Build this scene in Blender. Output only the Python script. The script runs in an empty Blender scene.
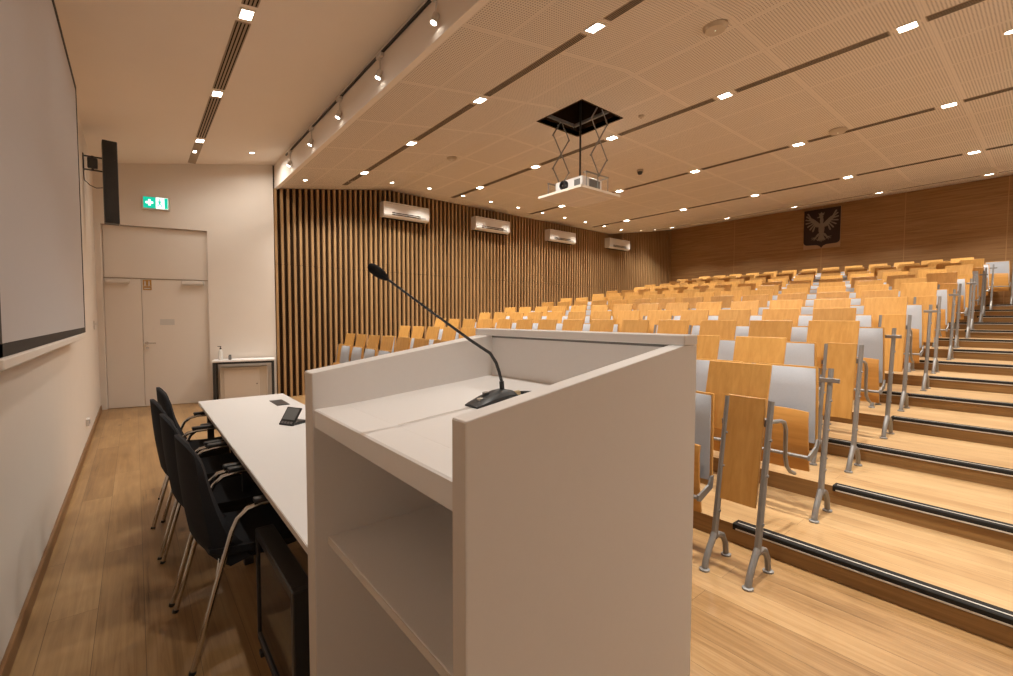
import bpy, bmesh, math, random
from mathutils import Vector, Matrix
random.seed(7)
scene = bpy.context.scene
COL = scene.collection

# ------------------------------------------------------------------ mesh builder
class MB:
    def __init__(self):
        self.bm = bmesh.new()
    def _xf(self, vs, M):
        if M is not None:
            for v in vs: v.co = M @ v.co
    def box(self, x0, x1, y0, y1, z0, z1, bev=0.0, M=None, seg=1):
        r = bmesh.ops.create_cube(self.bm, size=1.0)
        vs = r['verts']
        for v in vs:
            v.co = Vector(((x0+x1)/2 + v.co.x*(x1-x0), (y0+y1)/2 + v.co.y*(y1-y0), (z0+z1)/2 + v.co.z*(z1-z0)))
        if bev > 0:
            es = list({e for v in vs for e in v.link_edges})
            rr = bmesh.ops.bevel(self.bm, geom=es, offset=bev, segments=seg, affect='EDGES', profile=0.5)
            vs = list({v for f in rr['faces'] for v in f.verts} | {v for v in vs if v.is_valid})
        self._xf(vs, M)
        return self
    def prism(self, poly, axis, a, b, M=None):
        """poly: 2-D points; axis 'x': (y,z), 'y': (x,z), 'z': (x,y); swept from a to b"""
        def P(p, t):
            if axis == 'x': return Vector((t, p[0], p[1]))
            if axis == 'y': return Vector((p[0], t, p[1]))
            return Vector((p[0], p[1], t))
        A = [self.bm.verts.new(P(p, a)) for p in poly]
        B = [self.bm.verts.new(P(p, b)) for p in poly]
        n = len(poly)
        self.bm.faces.new(A); self.bm.faces.new(B[::-1])
        for i in range(n):
            self.bm.faces.new((A[i], B[i], B[(i+1) % n], A[(i+1) % n]))
        self._xf(A+B, M)
        return self
    def hexa(self, pts):
        """eight corners: four of one face in order, then the four facing them"""
        v = [self.bm.verts.new(p) for p in pts]
        for f in ((0,1,2,3),(7,6,5,4),(0,4,5,1),(1,5,6,2),(2,6,7,3),(3,7,4,0)):
            self.bm.faces.new([v[i] for i in f])
        return self
    def tube(self, pts, r, n=8, M=None, caps=True):
        pts = [Vector(p) for p in pts]
        rad = r if isinstance(r, (list, tuple)) else [r]*len(pts)
        rings = []; ref = None
        for i, p in enumerate(pts):
            if i == 0: d = pts[1]-pts[0]
            elif i == len(pts)-1: d = pts[-1]-pts[-2]
            else: d = (pts[i+1]-p).normalized() + (p-pts[i-1]).normalized()
            d.normalize()
            if ref is None:
                ref = Vector((0,0,1)) if abs(d.z) < 0.9 else Vector((1,0,0))
            ref = (ref - d*ref.dot(d))
            if ref.length < 1e-5: ref = d.orthogonal()
            ref.normalize()
            s = d.cross(ref)
            k = 1.0
            if 0 < i < len(pts)-1:
                c = (pts[i+1]-p).normalized().dot(d); k = 1.0/max(c, 0.5)
            rings.append([self.bm.verts.new(p + (ref*math.cos(t)+s*math.sin(t))*rad[i]*(1 if k == 1 else min(k,1.15)))
                          for t in [2*math.pi*j/n+math.pi/n for j in range(n)]])
        for a, b in zip(rings, rings[1:]):
            for j in range(n):
                self.bm.faces.new((a[j], a[(j+1) % n], b[(j+1) % n], b[j]))
        if caps:
            self.bm.faces.new(rings[0][::-1]); self.bm.faces.new(rings[-1])
        self._xf([v for rr in rings for v in rr], M)
        return self
    def lathe(self, prof, n=16, M=None):
        rings = []
        for (r, z) in prof:
            rings.append([self.bm.verts.new((r*math.cos(2*math.pi*j/n), r*math.sin(2*math.pi*j/n), z)) for j in range(n)])
        for a, b in zip(rings, rings[1:]):
            for j in range(n):
                self.bm.faces.new((a[j], a[(j+1) % n], b[(j+1) % n], b[j]))
        self.bm.faces.new(rings[0][::-1]); self.bm.faces.new(rings[-1])
        self._xf([v for rr in rings for v in rr], M)
        return self
    def sheet(self, fn, nu, nv, off):
        """closed shell: fn(u,v) is the front point, off(u,v) the vector to the back face"""
        F = [[self.bm.verts.new(fn(i/nu, j/nv)) for j in range(nv+1)] for i in range(nu+1)]
        B = [[self.bm.verts.new(Vector(fn(i/nu, j/nv)) + Vector(off(i/nu, j/nv))) for j in range(nv+1)] for i in range(nu+1)]
        for i in range(nu):
            for j in range(nv):
                self.bm.faces.new((F[i][j], F[i+1][j], F[i+1][j+1], F[i][j+1]))
                self.bm.faces.new((B[i][j+1], B[i+1][j+1], B[i+1][j], B[i][j]))
        for i in range(nu):
            self.bm.faces.new((F[i+1][0], F[i][0], B[i][0], B[i+1][0]))
            self.bm.faces.new((F[i][nv], F[i+1][nv], B[i+1][nv], B[i][nv]))
        for j in range(nv):
            self.bm.faces.new((F[0][j], F[0][j+1], B[0][j+1], B[0][j]))
            self.bm.faces.new((F[nu][j+1], F[nu][j], B[nu][j], B[nu][j+1]))
        return self
    def quad(self, pts):
        self.bm.faces.new([self.bm.verts.new(p) for p in pts]); return self
    def build(self, name, mat, parent=None, label=None, kind=None, smooth=30, fix=True):
        if fix: bmesh.ops.recalc_face_normals(self.bm, faces=self.bm.faces)
        me = bpy.data.meshes.new(name)
        self.bm.to_mesh(me); self.bm.free()
        for m in (mat if isinstance(mat, (list, tuple)) else [mat]): me.materials.append(m)
        if smooth:
            me.polygons.foreach_set('use_smooth', [True]*len(me.polygons))
            me.set_sharp_from_angle(angle=math.radians(smooth))
        o = bpy.data.objects.new(name, me); COL.objects.link(o)
        if parent is not None: o.parent = parent
        if label: o['label'] = label
        if kind: o['kind'] = kind
        return o

def arc(cx, cz, r, a0, a1, n):
    return [(cx+r*math.cos(math.radians(a0+(a1-a0)*i/n)), cz+r*math.sin(math.radians(a0+(a1-a0)*i/n))) for i in range(n+1)]

def thing(name, label, cat, loc=(0,0,0), rotz=0.0, group=None):
    o = bpy.data.objects.new(name, None); COL.objects.link(o)
    o.empty_display_size = 0.1
    o.location = loc; o.rotation_euler = (0,0,rotz)
    tag(o, label, cat, group); return o
def tag(o, label, cat, group=None):
    o['label'] = label; o['category'] = cat
    if group: o['group'] = group
    return o
def copy_tree(o, parent=None):
    c = o.copy(); COL.objects.link(c)
    if parent is not None: c.parent = parent
    for ch in list(o.children): copy_tree(ch, c)
    return c
ORD = ['zeroth','first','second','third','fourth','fifth','sixth','seventh','eighth','ninth','tenth','eleventh','twelfth','thirteenth','fourteenth','fifteenth','sixteenth']

# ------------------------------------------------------------------ materials
def srgb(r, g, b):
    f = lambda c: (c/12.92 if c <= 0.04045 else ((c+0.055)/1.055)**2.4)
    return (f(r/255), f(g/255), f(b/255), 1.0)
def new_mat(name):
    m = bpy.data.materials.new(name); m.use_nodes = True
    nt = m.node_tree; b = nt.nodes['Principled BSDF']
    return m, nt, b
def N(nt, t, **kw):
    n = nt.nodes.new(t)
    for k, v in kw.items():
        if k in n.inputs: n.inputs[k].default_value = v
        else: setattr(n, k, v)
    return n
def plain(name, col, rough=0.5, metal=0.0, spec=0.5, noise=0.04, scale=30.0, bump=0.0):
    m, nt, b = new_mat(name)
    b.inputs['Roughness'].default_value = rough; b.inputs['Metallic'].default_value = metal
    b.inputs['Specular IOR Level'].default_value = spec
    tc = N(nt, 'ShaderNodeTexCoord')
    nz = N(nt, 'ShaderNodeTexNoise', Scale=scale, Detail=3.0)
    nt.links.new(tc.outputs['Object'], nz.inputs['Vector'])
    mx = N(nt, 'ShaderNodeMix', data_type='RGBA')
    mx.inputs['A'].default_value = tuple(c*(1-noise) for c in col[:3])+(1,)
    mx.inputs['B'].default_value = tuple(min(1, c*(1+noise)) for c in col[:3])+(1,)
    nt.links.new(nz.outputs['Fac'], mx.inputs['Factor'])
    nt.links.new(mx.outputs['Result'], b.inputs['Base Color'])
    if bump > 0:
        bp = N(nt, 'ShaderNodeBump', Strength=bump, Distance=0.002)
        nt.links.new(nz.outputs['Fac'], bp.inputs['Height']); nt.links.new(bp.outputs['Normal'], b.inputs['Normal'])
    return m
def emit(name, col, s):
    m, nt, b = new_mat(name)
    b.inputs['Base Color'].default_value = col
    b.inputs['Emission Color'].default_value = col; b.inputs['Emission Strength'].default_value = s
    return m
def wood(name, c1, c2, grain=(60, 2.5, 60), rough=0.42, rnd=0.12, spec=0.4, knots=0.0):
    """wood with grain stretched along the axis of the smallest grain number; tone varies per board object"""
    m, nt, b = new_mat(name); L = nt.links.new
    tc = N(nt, 'ShaderNodeTexCoord'); oi = N(nt, 'ShaderNodeObjectInfo')
    off = N(nt, 'ShaderNodeVectorMath', operation='SCALE'); off.inputs[0].default_value = (13.1, 7.7, 5.3)
    L(oi.outputs['Random'], off.inputs['Scale'])
    ad = N(nt, 'ShaderNodeVectorMath', operation='ADD'); L(tc.outputs['Object'], ad.inputs[0]); L(off.outputs['Vector'], ad.inputs[1])
    mp = N(nt, 'ShaderNodeMapping'); mp.inputs['Scale'].default_value = grain; L(ad.outputs['Vector'], mp.inputs['Vector'])
    nz = N(nt, 'ShaderNodeTexNoise', Scale=1.0, Detail=5.0, Roughness=0.6, Distortion=0.4); L(mp.outputs['Vector'], nz.inputs['Vector'])
    rp = N(nt, 'ShaderNodeMapRange'); rp.inputs['From Min'].default_value = 0.3; rp.inputs['From Max'].default_value = 0.7
    L(nz.outputs['Fac'], rp.inputs['Value'])
    mx = N(nt, 'ShaderNodeMix', data_type='RGBA'); mx.inputs['A'].default_value = c1; mx.inputs['B'].default_value = c2
    L(rp.outputs['Result'], mx.inputs['Factor'])
    hs = N(nt, 'ShaderNodeHueSaturation')
    vr = N(nt, 'ShaderNodeMapRange'); vr.inputs['To Min'].default_value = 1-rnd; vr.inputs['To Max'].default_value = 1+rnd
    L(oi.outputs['Random'], vr.inputs['Value']); L(vr.outputs['Result'], hs.inputs['Value'])
    L(mx.outputs['Result'], hs.inputs['Color']); L(hs.outputs['Color'], b.inputs['Base Color'])
    b.inputs['Roughness'].default_value = rough; b.inputs['Specular IOR Level'].default_value = spec
    return m
def planks(name, cols, width, length, rough=0.32, groove=0.35, spec=0.5):
    """floor boards running along Y"""
    m, nt, b = new_mat(name); L = nt.links.new
    tc = N(nt, 'ShaderNodeTexCoord')
    sp = N(nt, 'ShaderNodeSeparateXYZ'); L(tc.outputs['Object'], sp.inputs[0])
    cb = N(nt, 'ShaderNodeCombineXYZ'); L(sp.outputs['Y'], cb.inputs['X']); L(sp.outputs['X'], cb.inputs['Y'])
    br = N(nt, 'ShaderNodeTexBrick', Scale=1.0)
    br.offset = 0.37; br.offset_frequency = 2
    br.inputs['Brick Width'].default_value = length; br.inputs['Row Height'].default_value = width
    br.inputs['Mortar Size'].default_value = 0.0012; br.inputs['Mortar Smooth'].default_value = 0.3
    br.inputs['Color1'].default_value = (0,0,0,1); br.inputs['Color2'].default_value = (1,1,1,1); br.inputs['Mortar'].default_value = (0.5,0.5,0.5,1)
    br.inputs['Bias'].default_value = 0.0
    L(cb.outputs[0], br.inputs['Vector'])
    # grain, shifted board by board
    mp = N(nt, 'ShaderNodeMapping'); mp.inputs['Scale'].default_value = (40, 1.5, 40); L(tc.outputs['Object'], mp.inputs['Vector'])
    sh = N(nt, 'ShaderNodeVectorMath', operation='SCALE'); sh.inputs['Scale'].default_value = 9.0; L(br.outputs['Color'], sh.inputs[0])
    ad = N(nt, 'ShaderNodeVectorMath', operation='ADD'); L(mp.outputs[0], ad.inputs[0]); L(sh.outputs[0], ad.inputs[1])
    nz = N(nt, 'ShaderNodeTexNoise', Scale=1.0, Detail=6.0, Roughness=0.62, Distortion=0.9); L(ad.outputs[0], nz.inputs['Vector'])
    big = N(nt, 'ShaderNodeTexNoise', Scale=2.6, Detail=3.0, Distortion=0.6)
    mp2 = N(nt, 'ShaderNodeMapping'); mp2.inputs['Scale'].default_value = (2.2, 0.7, 1); L(tc.outputs['Object'], mp2.inputs['Vector']); L(mp2.outputs[0], big.inputs['Vector'])
    f1 = N(nt, 'ShaderNodeMath', operation='MULTIPLY'); f1.inputs[1].default_value = 0.22; L(br.outputs['Color'], f1.inputs[0])
    f2 = N(nt, 'ShaderNodeMath', operation='MULTIPLY'); f2.inputs[1].default_value = 0.74; L(nz.outputs['Fac'], f2.inputs[0])
    f3 = N(nt, 'ShaderNodeMath', operation='MULTIPLY'); f3.inputs[1].default_value = 0.50; L(big.outputs['Fac'], f3.inputs[0])
    s1 = N(nt, 'ShaderNodeMath', operation='ADD'); L(f1.outputs[0], s1.inputs[0]); L(f2.outputs[0], s1.inputs[1])
    s2 = N(nt, 'ShaderNodeMath', operation='ADD'); L(s1.outputs[0], s2.inputs[0]); L(f3.outputs[0], s2.inputs[1])
    cr = N(nt, 'ShaderNodeValToRGB'); el = cr.color_ramp.elements
    el[0].position = 0.40; el[0].color = cols[0]; el[1].position = 1.0; el[1].color = cols[3]
    e = el.new(0.57); e.color = cols[1]; e = el.new(0.80); e.color = cols[2]
    L(s2.outputs[0], cr.inputs[0])
    # small dark knots
    kv = N(nt, 'ShaderNodeTexVoronoi', Scale=1.0); mk = N(nt, 'ShaderNodeMapping'); mk.inputs['Scale'].default_value = (3.4, 1.5, 3.4)
    L(tc.outputs['Object'], mk.inputs['Vector']); L(mk.outputs[0], kv.inputs['Vector'])
    kr = N(nt, 'ShaderNodeMapRange'); kr.inputs['From Min'].default_value = 0.03; kr.inputs['From Max'].default_value = 0.11
    kr.inputs['To Min'].default_value = 0.45; kr.inputs['To Max'].default_value = 1.0; L(kv.outputs['Distance'], kr.inputs['Value'])
    m1 = N(nt, 'ShaderNodeMix', data_type='RGBA', blend_type='MULTIPLY'); m1.inputs['Factor'].default_value = 1.0
    L(cr.outputs['Color'], m1.inputs['A']); L(kr.outputs['Result'], m1.inputs['B'])
    gm = N(nt, 'ShaderNodeMapRange'); gm.inputs['To Min'].default_value = 1.0; gm.inputs['To Max'].default_value = groove; L(br.outputs['Fac'], gm.inputs['Value'])
    m2 = N(nt, 'ShaderNodeMix', data_type='RGBA', blend_type='MULTIPLY'); m2.inputs['Factor'].default_value = 1.0
    L(m1.outputs['Result'], m2.inputs['A']); L(gm.outputs['Result'], m2.inputs['B'])
    L(m2.outputs['Result'], b.inputs['Base Color'])
    rr = N(nt, 'ShaderNodeMapRange'); rr.inputs['To Min'].default_value = rough-0.06; rr.inputs['To Max'].default_value = rough+0.12
    L(nz.outputs['Fac'], rr.inputs['Value']); L(rr.outputs['Result'], b.inputs['Roughness'])
    b.inputs['Specular IOR Level'].default_value = spec
    return m
def perforated(name, base, hole, pitch, rad, px, py, ox, oy):
    """acoustic board: rows of round holes, plain margins along the board joints"""
    m, nt, b = new_mat(name); L = nt.links.new
    tc = N(nt, 'ShaderNodeTexCoord'); sp = N(nt, 'ShaderNodeSeparateXYZ'); L(tc.outputs['Object'], sp.inputs[0])
    def mth(op, a, bb=None):
        n = N(nt, 'ShaderNodeMath', operation=op)
        for i, v in enumerate((a, bb)):
            if v is None: continue
            if isinstance(v, (int, float)): n.inputs[i].default_value = v
            else: L(v, n.inputs[i])
        return n.outputs[0]
    def cell(c, o, p):
        f = mth('FRACT', mth('DIVIDE', mth('SUBTRACT', c, o), p))
        return mth('MULTIPLY', mth('SUBTRACT', f, 0.5), p)
    X, Y = sp.outputs['X'], sp.outputs['Y']
    hx, hy = cell(X, 0, pitch), cell(Y, 0, pitch)
    d = mth('SQRT', mth('ADD', mth('MULTIPLY', hx, hx), mth('MULTIPLY', hy, hy)))
    isH = mth('LESS_THAN', d, rad)
    jx = mth('ABSOLUTE', cell(X, ox, px)); jy = mth('ABSOLUTE', cell(Y, oy, py))
    inX = mth('LESS_THAN', jx, px/2-0.02); inY = mth('LESS_THAN', jy, py/2-0.02)
    fac = mth('MULTIPLY', isH, mth('MULTIPLY', inX, inY))
    ln = mth('MAXIMUM', mth('GREATER_THAN', jx, px/2-0.0025), mth('GREATER_THAN', jy, py/2-0.0025))
    fac2 = mth('MAXIMUM', fac, mth('MULTIPLY', ln, 0.35))
    mx = N(nt, 'ShaderNodeMix', data_type='RGBA'); mx.inputs['A'].default_value = base; mx.inputs['B'].default_value = hole
    L(fac2, mx.inputs['Factor']); L(mx.outputs['Result'], b.inputs['Base Color'])
    b.inputs['Roughness'].default_value = 0.7; b.inputs['Specular IOR Level'].default_value = 0.2
    return m
def panelled(name, c1, c2, seams):
    """veneer wall: horizontal grain and thin vertical joints at the given Y"""
    m, nt, b = new_mat(name); L = nt.links.new
    tc = N(nt, 'ShaderNodeTexCoord'); mp = N(nt, 'ShaderNodeMapping'); mp.inputs['Scale'].default_value = (3, 0.9, 20)
    L(tc.outputs['Object'], mp.inputs['Vector'])
    nz = N(nt, 'ShaderNodeTexNoise', Scale=1.0, Detail=6.0, Roughness=0.65, Distortion=1.0); L(mp.outputs[0], nz.inputs['Vector'])
    rp = N(nt, 'ShaderNodeMapRange'); rp.inputs['From Min'].default_value = 0.3; rp.inputs['From Max'].default_value = 0.7; L(nz.outputs['Fac'], rp.inputs['Value'])
    mx = N(nt, 'ShaderNodeMix', data_type='RGBA'); mx.inputs['A'].default_value = c1; mx.inputs['B'].default_value = c2
    L(rp.outputs['Result'], mx.inputs['Factor'])
    sp = N(nt, 'ShaderNodeSeparateXYZ'); L(tc.outputs['Object'], sp.inputs[0]); last = None
    for y in seams:
        a = N(nt, 'ShaderNodeMath', operation='SUBTRACT'); a.inputs[1].default_value = y; L(sp.outputs['Y'], a.inputs[0])
        bb = N(nt, 'ShaderNodeMath', operation='ABSOLUTE'); L(a.outputs[0], bb.inputs[0])
        c = N(nt, 'ShaderNodeMath', operation='LESS_THAN'); c.inputs[1].default_value = 0.008; L(bb.outputs[0], c.inputs[0])
        if last is None: last = c.outputs[0]
        else:
            d = N(nt, 'ShaderNodeMath', operation='MAXIMUM'); L(last, d.inputs[0]); L(c.outputs[0], d.inputs[1]); last = d.outputs[0]
    m2 = N(nt, 'ShaderNodeMix', data_type='RGBA'); m2.inputs['B'].default_value = tuple(c*1.12 for c in c2[:3])+(1,)
    L(last, m2.inputs['Factor']); L(mx.outputs['Result'], m2.inputs['A']); L(m2.outputs['Result'], b.inputs['Base Color'])
    b.inputs['Roughness'].default_value = 0.5; b.inputs['Specular IOR Level'].default_value = 0.3
    return m

M = {}
M['paint'] = plain('white_wall_paint', (0.70, 0.64, 0.575, 1), 0.75, spec=0.25, noise=0.02, scale=4)
M['plaster'] = plain('ceiling_plaster', (0.79, 0.72, 0.645, 1), 0.85, spec=0.2, noise=0.02, scale=3)
M['perf'] = perforated('perforated_acoustic_board', (0.68, 0.605, 0.525, 1), (0.28, 0.235, 0.19, 1), 0.026, 0.0068, 0.62, 1.145, 3.21, 0.88)
M['floor'] = planks('oak_floor', [(0.13,0.064,0.022,1),(0.27,0.152,0.06,1),(0.37,0.222,0.096,1),(0.46,0.295,0.138,1)], 0.185, 1.9, rough=0.34)
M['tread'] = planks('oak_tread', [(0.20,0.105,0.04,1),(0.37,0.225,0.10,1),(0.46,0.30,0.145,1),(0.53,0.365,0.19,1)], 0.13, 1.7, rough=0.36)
M['riser'] = wood('oak_riser_shaded', (0.19,0.10,0.034,1), (0.29,0.165,0.062,1), grain=(20, 1.3, 45), rnd=0.05)  # same oak, darkened so the colour carries the shade on the risers
M['slat'] = wood('oak_slat', (0.27,0.155,0.066,1), (0.39,0.235,0.108,1), grain=(9.3, 9.3, 0.8), rnd=0.0, rough=0.5)
M['dark'] = plain('slat_backing_black', (0.035,0.017,0.007,1), 0.8, spec=0.1)
M['back'] = panelled('back_wall_veneer', (0.25,0.13,0.048,1), (0.41,0.235,0.102,1), (7.2, 4.64, 2.75, 0.9))
M['ply'] = wood('beech_plywood', (0.52,0.265,0.066,1), (0.63,0.345,0.10,1), grain=(30, 30, 2.2), rnd=0.10, rough=0.38)
M['plyh'] = wood('beech_plywood_seat', (0.46,0.225,0.055,1), (0.56,0.29,0.08,1), grain=(30, 2.2, 30), rnd=0.08, rough=0.38)
M['pad'] = plain('grey_seat_fabric', (0.43,0.455,0.50,1), 0.9, spec=0.15, noise=0.07, scale=120, bump=0.15)
M['alu'] = plain('grey_cast_metal', (0.25,0.245,0.24,1), 0.5, metal=0.45, noise=0.06)
M['chrome'] = plain('chrome_tube', (0.62,0.60,0.57,1), 0.16, metal=1.0, noise=0.02)
M['white'] = plain('white_laminate', (0.80,0.785,0.775,1), 0.38, spec=0.4, noise=0.012, scale=90)
M['tabletop'] = plain('pale_grey_table_laminate', (0.60,0.585,0.575,1), 0.4, spec=0.4, noise=0.012, scale=90)
M['edge'] = plain('laminate_edge_band', (0.66,0.60,0.54,1), 0.45, noise=0.03)
M['blackfab'] = plain('black_upholstery', (0.016,0.016,0.018,1), 0.85, spec=0.2, noise=0.25, scale=160, bump=0.2)
M['black'] = plain('black_plastic', (0.018,0.018,0.019,1), 0.42, noise=0.1)
M['blackm'] = plain('black_painted_metal', (0.04,0.04,0.042,1), 0.38, metal=0.3, noise=0.1)
M['glass'] = plain('dark_display_glass', (0.012,0.012,0.013,1), 0.06, spec=1.0, noise=0.05)
M['rubber'] = plain('nosing_black_rubber', (0.018,0.017,0.016,1), 0.8, spec=0.2, noise=0.2)
M['stripe'] = plain('nosing_pale_stripe', (0.58,0.55,0.50,1), 0.5, noise=0.05)
M['screen'] = plain('projection_screen_cloth', (0.50,0.48,0.48,1), 0.85, spec=0.1, noise=0.01)
M['screenframe'] = plain('black_screen_border', (0.02,0.017,0.015,1), 0.7, noise=0.1)
M['acw'] = plain('white_appliance_plastic', (0.62,0.58,0.54,1), 0.8, spec=0.15, noise=0.01)
M['vent'] = plain('vent_profile_bronze', (0.34,0.265,0.19,1), 0.6, noise=0.05)
M['slot'] = plain('vent_slot_black', (0.015,0.011,0.008,1), 0.9, spec=0.05)
M['rim'] = plain('light_trim_white', (0.75,0.70,0.62,1), 0.5)
M['disc'] = plain('ceiling_disc_cream', (0.46,0.38,0.29,1), 0.55)
M['lamp'] = emit('warm_led_diffuser', (1.0, 0.92, 0.80, 1), 28.0)
M['maroon'] = plain('emblem_maroon', (0.022,0.006,0.005,1), 0.6, noise=0.1)
M['silver'] = plain('emblem_silver', (0.24,0.20,0.165,1), 0.5, metal=0.1, noise=0.15)
M['tan'] = plain('emblem_back_plate', (0.42,0.28,0.16,1), 0.5)
M['teal'] = emit('exit_sign_green', (0.0, 0.50, 0.34, 1), 1.0)
M['signwhite'] = emit('exit_sign_white', (0.80, 1.0, 0.92, 1), 1.6)
M['amber'] = plain('door_sign_amber', (0.40,0.20,0.03,1), 0.5)
M['paper'] = plain('paper_notice', (0.55,0.53,0.50,1), 0.8)
M['bottle'] = plain('translucent_bottle_plastic', (0.72,0.71,0.68,1), 0.25)
M['gold'] = plain('connector_brass', (0.62,0.50,0.30,1), 0.3, metal=0.8)
M['phscreen'] = plain('console_display', (0.17,0.18,0.18,1), 0.2, spec=0.6)
M['greyp'] = plain('mid_grey_plastic', (0.16,0.155,0.15,1), 0.4)
M['cabinet'] = plain('cabinet_white', (0.60,0.54,0.47,1), 0.55)
M['base'] = wood('baseboard_oak', (0.17,0.08,0.028,1), (0.27,0.14,0.055,1), grain=(30,1.2,30), rnd=0.0)

# ------------------------------------------------------------------ layout constants (metres)
XF, XB, YR = -0.463, 15.95, -0.30
def slatY(x): return 9.20 + 0.025*(x-2.0)
def ceilz(x):
    if x < 2.05: return 3.93 + (x-XF)*0.1433
    if x < 4.30: return 3.87 + (x-2.05)*0.1689
    if x < 12.1: return 4.25
    return 4.25 + (x-12.1)*0.158
N0, ND, NH, NT = 3.06, 0.92, 0.13, 14       # nosing of the first step, going, rise, number of steps
P0 = 2.70                                   # seat posts of the first row
def nx(k): return N0+ND*k
YL = 9.75

# ------------------------------------------------------------------ the setting
MB().box(XF-0.1, XB+0.1, YR-0.1, 10.4, -0.1, 0.0).build('floor', M['floor'], kind='structure', smooth=0)
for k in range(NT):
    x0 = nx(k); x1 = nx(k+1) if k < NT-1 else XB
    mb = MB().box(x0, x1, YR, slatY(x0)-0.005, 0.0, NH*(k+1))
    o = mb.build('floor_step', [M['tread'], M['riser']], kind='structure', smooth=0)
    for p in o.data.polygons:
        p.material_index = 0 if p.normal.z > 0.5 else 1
# ceilings
def strip_quad(mb, xa, xb, y0, y1, t=0.06):
    za, zb = ceilz(xa+1e-6), ceilz(xb-1e-6)
    mb.hexa([(xa,y0,za),(xb,y0,zb),(xb,y1,zb),(xa,y1,za),(xa,y0,za+t),(xb,y0,zb+t),(xb,y1,zb+t),(xa,y1,za+t)])
mb = MB(); strip_quad(mb, XF-0.05, 2.05, YR-0.1, 10.3); mb.build('ceiling', M['plaster'], kind='structure', smooth=0)
MB().box(2.05, 2.11, YR-0.1, 10.3, 3.866, 4.5).build('ceiling_bulkhead', M['plaster'], kind='structure', smooth=0)
HX0, HX1, HY0, HY1 = 4.44, 5.25, 3.935, 4.735
mb = MB(); ya, yb = YR-0.1, 10.3
strip_quad(mb, 2.11, 4.30, ya, yb); strip_quad(mb, 4.30, HX0, ya, yb)
strip_quad(mb, HX0, HX1, ya, HY0); strip_quad(mb, HX0, HX1, HY1, yb)
strip_quad(mb, HX1, 12.1, ya, yb); strip_quad(mb, 12.1, XB+0.05, ya, yb)
mb.build('ceiling_perforated', M['perf'], kind='structure', smooth=0)
# walls
MB().box(XF-0.1, XF, YR-0.1, 10.3, 0, 4.1).build('wall_front', M['paint'], kind='structure', smooth=0)
MB().box(XB, XB+0.1, YR-0.1, 10.3, 0, 5.2).build('wall_back', M['back'], kind='structure', smooth=0)
MB().box(XF-0.1, XB+0.1, YR-0.1, YR, 0, 5.2).build('wall_right', M['paint'], kind='structure', smooth=0)
# slatted side wall: black backing and oak slats
mb = MB()
mb.hexa([(2.0,slatY(2.0)+0.07,0),(XB,slatY(XB)+0.07,0),(XB,slatY(XB)+0.07,5.0),(2.0,slatY(2.0)+0.07,5.0),
         (2.0,slatY(2.0)+0.17,0),(XB,slatY(XB)+0.17,0),(XB,slatY(XB)+0.17,5.0),(2.0,slatY(2.0)+0.17,5.0)])
wl = mb.build('wall_left', M['dark'], kind='structure', smooth=0)
mb = MB(); x = 2.03
while x < XB-0.05:
    y = slatY(x); zt = ceilz(x+0.02)-0.012
    zb = 0.0 if x < N0 else NH*(int((x-N0)/ND)+1)
    zb = min(zb, NH*NT)
    mb.box(x, x+0.042, y, y+0.068, zb, 2.486, bev=0.0)
    mb.box(x, x+0.042, y, y+0.068, 2.494, zt, bev=0.0)
    x += 0.108
mb.build('slats', M['slat'], wl, label='vertical oak slats', smooth=0)
# entry wall (splayed) with the door recess
A = Vector((XF, 9.784, 0)); Bp = Vector((2.0, 9.232, 0)); U = (Bp-A).normalized(); LW = (Bp-A).length
Nrm = Vector((-U.y, U.x, 0))               # away from the room
DW = Matrix(((U.x, Nrm.x, 0, A.x), (U.y, Nrm.y, 0, A.y), (0, 0, 1, 0), (0, 0, 0, 1)))
mb = MB()
mb.box(-0.05, 0.075, 0, 0.2, 0, 4.5, M=DW); mb.box(1.505, LW+0.02, 0, 0.2, 0, 4.5, M=DW); mb.box(0.075, 1.505, 0, 0.2, 3.0, 4.5, M=DW)
mb.box(0.075, 1.505, 0.10, 0.2, 0, 3.0, M=DW)
mb.build('wall_left_entry', M['paint'], kind='structure', smooth=0)
dr = bpy.data.objects.new('door_1', None); COL.objects.link(dr); dr['kind'] = 'structure'; dr.matrix_world = DW
MB().box(0.085, 1.495, 0.065, 0.098, 2.150, 2.99, bev=0.003).build('upper_panel', M['paint'], dr)
MB().box(0.080, 0.560, 0.055, 0.098, 0.006, 2.135, bev=0.004).build('door_leaf', M['paint'], dr, label='narrow fixed leaf')
MB().box(0.566, 1.500, 0.055, 0.098, 0.006, 2.135, bev=0.004).build('door_leaf', M['paint'], dr, label='wide leaf with the lever handle')
MB().box(0.078, 1.502, 0.05, 0.098, 2.137, 2.148).build('header_rail', M['vent'], dr)
for s0, s1 in ((0.12, 0.42), (1.12, 1.44)):
    MB().box(s0, s1, -0.01, 0.055, 2.065, 2.128, bev=0.008).box(s0+0.02, s1-0.02, 0.0, 0.05, 2.05, 2.066).build('door_closer', M['acw'], dr)
mb = MB()
mb.tube([(0.615,0.056,1.07),(0.615,0.03,1.07)], 0.026, 16).tube([(0.615,0.056,0.985),(0.615,0.045,0.985)], 0.024, 16)
mb.tube([(0.615,0.035,1.07),(0.615,0.0,1.07),(0.64,-0.012,1.07),(0.745,-0.012,1.07)], 0.010, 10)
mb.build('door_handle', M['chrome'], dr)
MB().box(0.70, 0.71, 0.04, 0.0549, 1.30, 1.31).box(0.80, 1.00, 0.052, 0.0549, 1.37, 1.47).build('notice', M['paper'], dr)
sg = MB().box(0.585, 0.70, 0.048, 0.0549, 1.955, 2.125, bev=0.002).build('door_sign', M['amber'], dr)
mb = MB()                                   # two little walking figures and a strip of writing-like bars
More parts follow.
